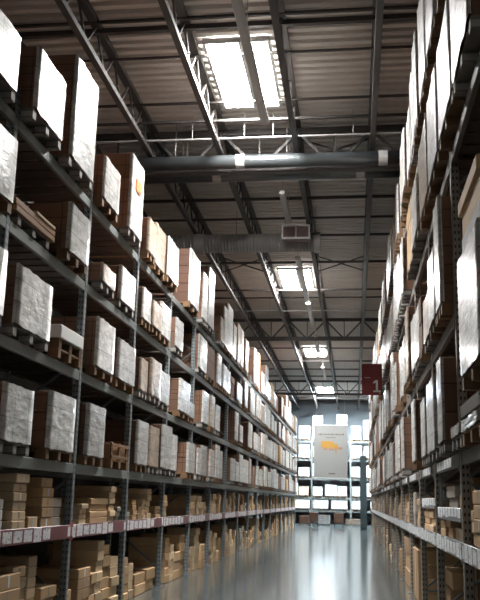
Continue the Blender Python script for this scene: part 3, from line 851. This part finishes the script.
# ------------------------------------------------------------------ red number sign
SY = RP[7]       # a post of the sign-side rack
t = thing('number_sign', 'dark red hanging sign with a white number 1', 'sign', (0.57, SY, 5.23))
MB().box(-0.30, 0.30, -0.03, 0.03, -0.47, 0.47, 0.008).build('sign_panel', M['red'], t)
n1 = MB().box(0.115, 0.175, -0.036, -0.03, -0.33, -0.02).box(0.04, 0.26, -0.036, -0.03, -0.38, -0.33)
n1.add([(0.115, -0.036, -0.02), (0.115, -0.036, -0.09), (0.04, -0.036, -0.125), (0.04, -0.036, -0.075), (0.115, -0.03, -0.02), (0.115, -0.03, -0.09), (0.04, -0.03, -0.125), (0.04, -0.03, -0.075)], [(0, 1, 2, 3), (7, 6, 5, 4), (0, 4, 5, 1), (1, 5, 6, 2), (2, 6, 7, 3), (3, 7, 4, 0)])
n1.build('numeral', M['pale'], t)
MB().box(-0.22, -0.05, -0.034, -0.03, 0.045, 0.06).build('caption_line', M['pale'], t)
MB().box(0.20, 0.25, -0.034, -0.03, -0.42, -0.40).build('corner_mark', M['pale'], t)
for z in (-0.3, 0.3): MB().bar((0.28, 0.0, z), (0.497, 0.0, z), 0.03).build('bracket', M['brace'], t)

# ------------------------------------------------------------------ far end
t = thing('hanging_banner', 'pale grey hanging banner with a yellow picture, above the end of the aisle', 'banner', (-1.27, 50.0, 4.50))
MB().box(-0.95, 0.95, -0.012, 0.012, -1.53, 1.40, 0.004).build('banner_cloth', M['banner'], t)
MB().tube([(-1.0, 0, 1.42), (1.0, 0, 1.42)], 0.03, 10).build('top_rail', M['conduit'], t)
MB().tube([(-0.98, 0, -1.55), (0.98, 0, -1.55)], 0.025, 10).build('bottom_rail', M['conduit'], t)
p = MB(); r2 = random.Random(4)
x = -0.72
while x < 0.7:
    w = r2.uniform(0.05, 0.13); p.box(x, x + w, -0.016, -0.0125, 0.86, 0.86 + r2.choice((0.07, 0.09))); x += w + 0.03
p.build('caption_line', M['ink'], t)
MB().box(-0.28, 0.28, -0.016, -0.0125, 0.70, 0.74).build('caption_line', M['ink'], t)
pic = MB().box(-0.55, 0.15, -0.02, -0.0125, 0.15, 0.52, 0.003).box(0.15, 0.42, -0.02, -0.0125, 0.10, 0.36, 0.003).build('printed_picture', M['yellow'], t)
tag(pic, 'yellow printed picture')
q = MB(); q.box(0.26, 0.34, -0.024, -0.0205, -0.16, 0.24, 0.0015); q.box(-0.42, -0.2, -0.024, -0.0205, 0.02, 0.15, 0.0015); q.box(0.40, 0.66, -0.024, -0.0205, 0.06, 0.20, 0.0015); q.box(-0.1, 0.2, -0.024, -0.0205, 0.0, 0.12, 0.0015)
q.build('printed_detail', M['inkbrown'], t)
MB().box(-0.12, 0.25, -0.016, -0.0125, -1.34, -1.26).build('caption_line', M['ink'], t)
for x in (-0.8, 0.8): MB().tube([(x, 0, 1.44), (x, 0, 5.16)], 0.008, 6).build('cable', M['coupling'], t)

# steel column at the end of the sign-side rack
t = thing('steel_column', 'dark blue-green steel column at the far end of the aisle', 'column', (0.62, 55.6, 0))
c = MB(); c.box(-0.21, 0.21, -0.20, -0.16, 0, 4.5); c.box(-0.21, 0.21, 0.16, 0.20, 0, 4.5); c.box(-0.02, 0.02, -0.16, 0.16, 0, 4.5)
c.build('shaft', M['column'], t)
MB().box(-0.24, 0.24, -0.24, 0.24, 0, 0.03).build('base_plate', M['column'], t)

# rack across the far end
FZ = [0.95, 1.88, 3.28, 4.68, 6.05]
FY = 66.0
fx0, fx1 = -6.0, 3.0
fr_ = thing('pallet_rack', 'pale lit pallet rack standing across the far end of the aisle', 'rack', (fx0, FY, 0))
px = [0, 2.9, 5.8, 8.7]
for x in px:
    f = MB(); f.box(-0.05, 0.05, 0, 0.09, 0, 6.5, 0.006)
    o = f.build('upright_frame', M['beam'], fr_, (x, 0, 0)); MB().box(-0.05, 0.05, 1.0, 1.09, 0, 6.5, 0.006).build('rear_post', M['beam'], o)
for a, b in zip(px[:-1], px[1:]):
    for z in FZ:
        MB().box(a + 0.055, b - 0.055, 0.0, 0.05, z - 0.065, z + 0.065, 0.005).build('beam', M['beam'], fr_)
        MB().box(a + 0.055, b - 0.055, 0.06, 1.0, z + 0.045, z + 0.065).build('shelf_deck', M['deck'], fr_)
def xload(x0, x1, z, top, style, where):
    """a load that faces the camera: the aisle load turned a quarter turn"""
    w = round((x1 - x0) / 0.05) * 0.05; h = round((top - z - PH) / 0.05) * 0.05; d = 1.0
    look, wm, bn = LOOK[style]
    t = thing('wrapped_pallet_load' if wm else 'carton_pallet_load', f'{look} {"load" if wm else "carton load"}, {where}', 'pallet load', ((x0 + x1) / 2, FY + d / 2 - 0.06, z))
    t.rotation_euler = (0, 0, -PI / 2)
    link('pallet', pallet_mesh(w, d, 'wood'), t)
    link('carton_stack', body_mesh(w, d, h, bn, 3, 0), t, (0, 0, PH))
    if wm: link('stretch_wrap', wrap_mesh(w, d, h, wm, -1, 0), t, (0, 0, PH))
FT = ['price-label tier', 'first tier', 'second tier', 'third tier', 'top tier']
for li, z in enumerate(FZ):
    for bi, (a, b) in enumerate(zip(px[:-1], px[1:])):
        y = a + 0.08
        n = 2 if li == 0 else 3
        wm_ = (b - a - 0.16) / n
        for k in range(n):
            w = wm_ * R.uniform(0.78, 0.95)
            hi = 0.72 if li == 0 else R.uniform(0.75, 1.1) if li < 4 else R.uniform(1.1, 2.0)
            st = R.choices('WGT', (85, 10, 5))[0]
            xload(fx0 + y, fx0 + y + w, z + BH + 0.003, z + BH + hi, st, f'{FT[li]} of the far cross rack, {ORD[bi+1]} bay, {ORD[k+1]} of {NUM[n]}')
            y += wm_
# goods on the floor in front of the far rack
def floor_load(x, y, w, h, style, label):
    look, wm, bn = LOOK[style]
    t = thing('wrapped_pallet_load' if wm else 'carton_pallet_load', label, 'pallet load', (x, y, 0)); t.rotation_euler = (0, 0, -PI / 2)
    link('pallet', pallet_mesh(w, 0.8, 'wood'), t); link('carton_stack', body_mesh(w, 0.8, h, bn, 2, 0), t, (0, 0, PH))
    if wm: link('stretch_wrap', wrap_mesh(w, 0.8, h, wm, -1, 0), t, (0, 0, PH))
floor_load(-3.3, 63.2, 1.0, 0.5, 'B', 'low brown carton load on the floor under the far rack, beside the long rack')
floor_load(-2.1, 63.3, 0.9, 0.6, 'G', 'low grey-wrapped load on the floor in front of the far rack, under the banner')
floor_load(0.0, 63.3, 1.1, 0.35, 'T', 'low tan load on the floor in front of the far rack, near the column')
def trolley(x, y, label):
    t = thing('platform_trolley', label, 'trolley', (x, y, 0))
    MB().box(-0.35, 0.35, -0.55, 0.55, 0.20, 0.25, 0.01).build('platform', M['black'], t)
    h = MB(); h.tube([(-0.32, -0.5, 0.25), (-0.32, -0.5, 1.1), (0.32, -0.5, 1.1), (0.32, -0.5, 0.25)], 0.02, 8); h.build('push_handle', M['column'], t)
    for sx in (-0.28, 0.28):
        for sy in (-0.45, 0.45): MB().tube([(sx - 0.02, sy, 0.1), (sx + 0.02, sy, 0.1)], 0.10, 12).build('wheel', M['black'], t)
    MB().box(-0.3, 0.3, -0.4, 0.45, 0.25, 0.9, 0.01).build('load_box', M['brown2'], t)
trolley(-1.0, 61.0, 'dark platform trolley parked in the cross aisle under the banner')
trolley(-2.75, 62.0, 'dark platform trolley parked in the cross aisle beside the long rack')
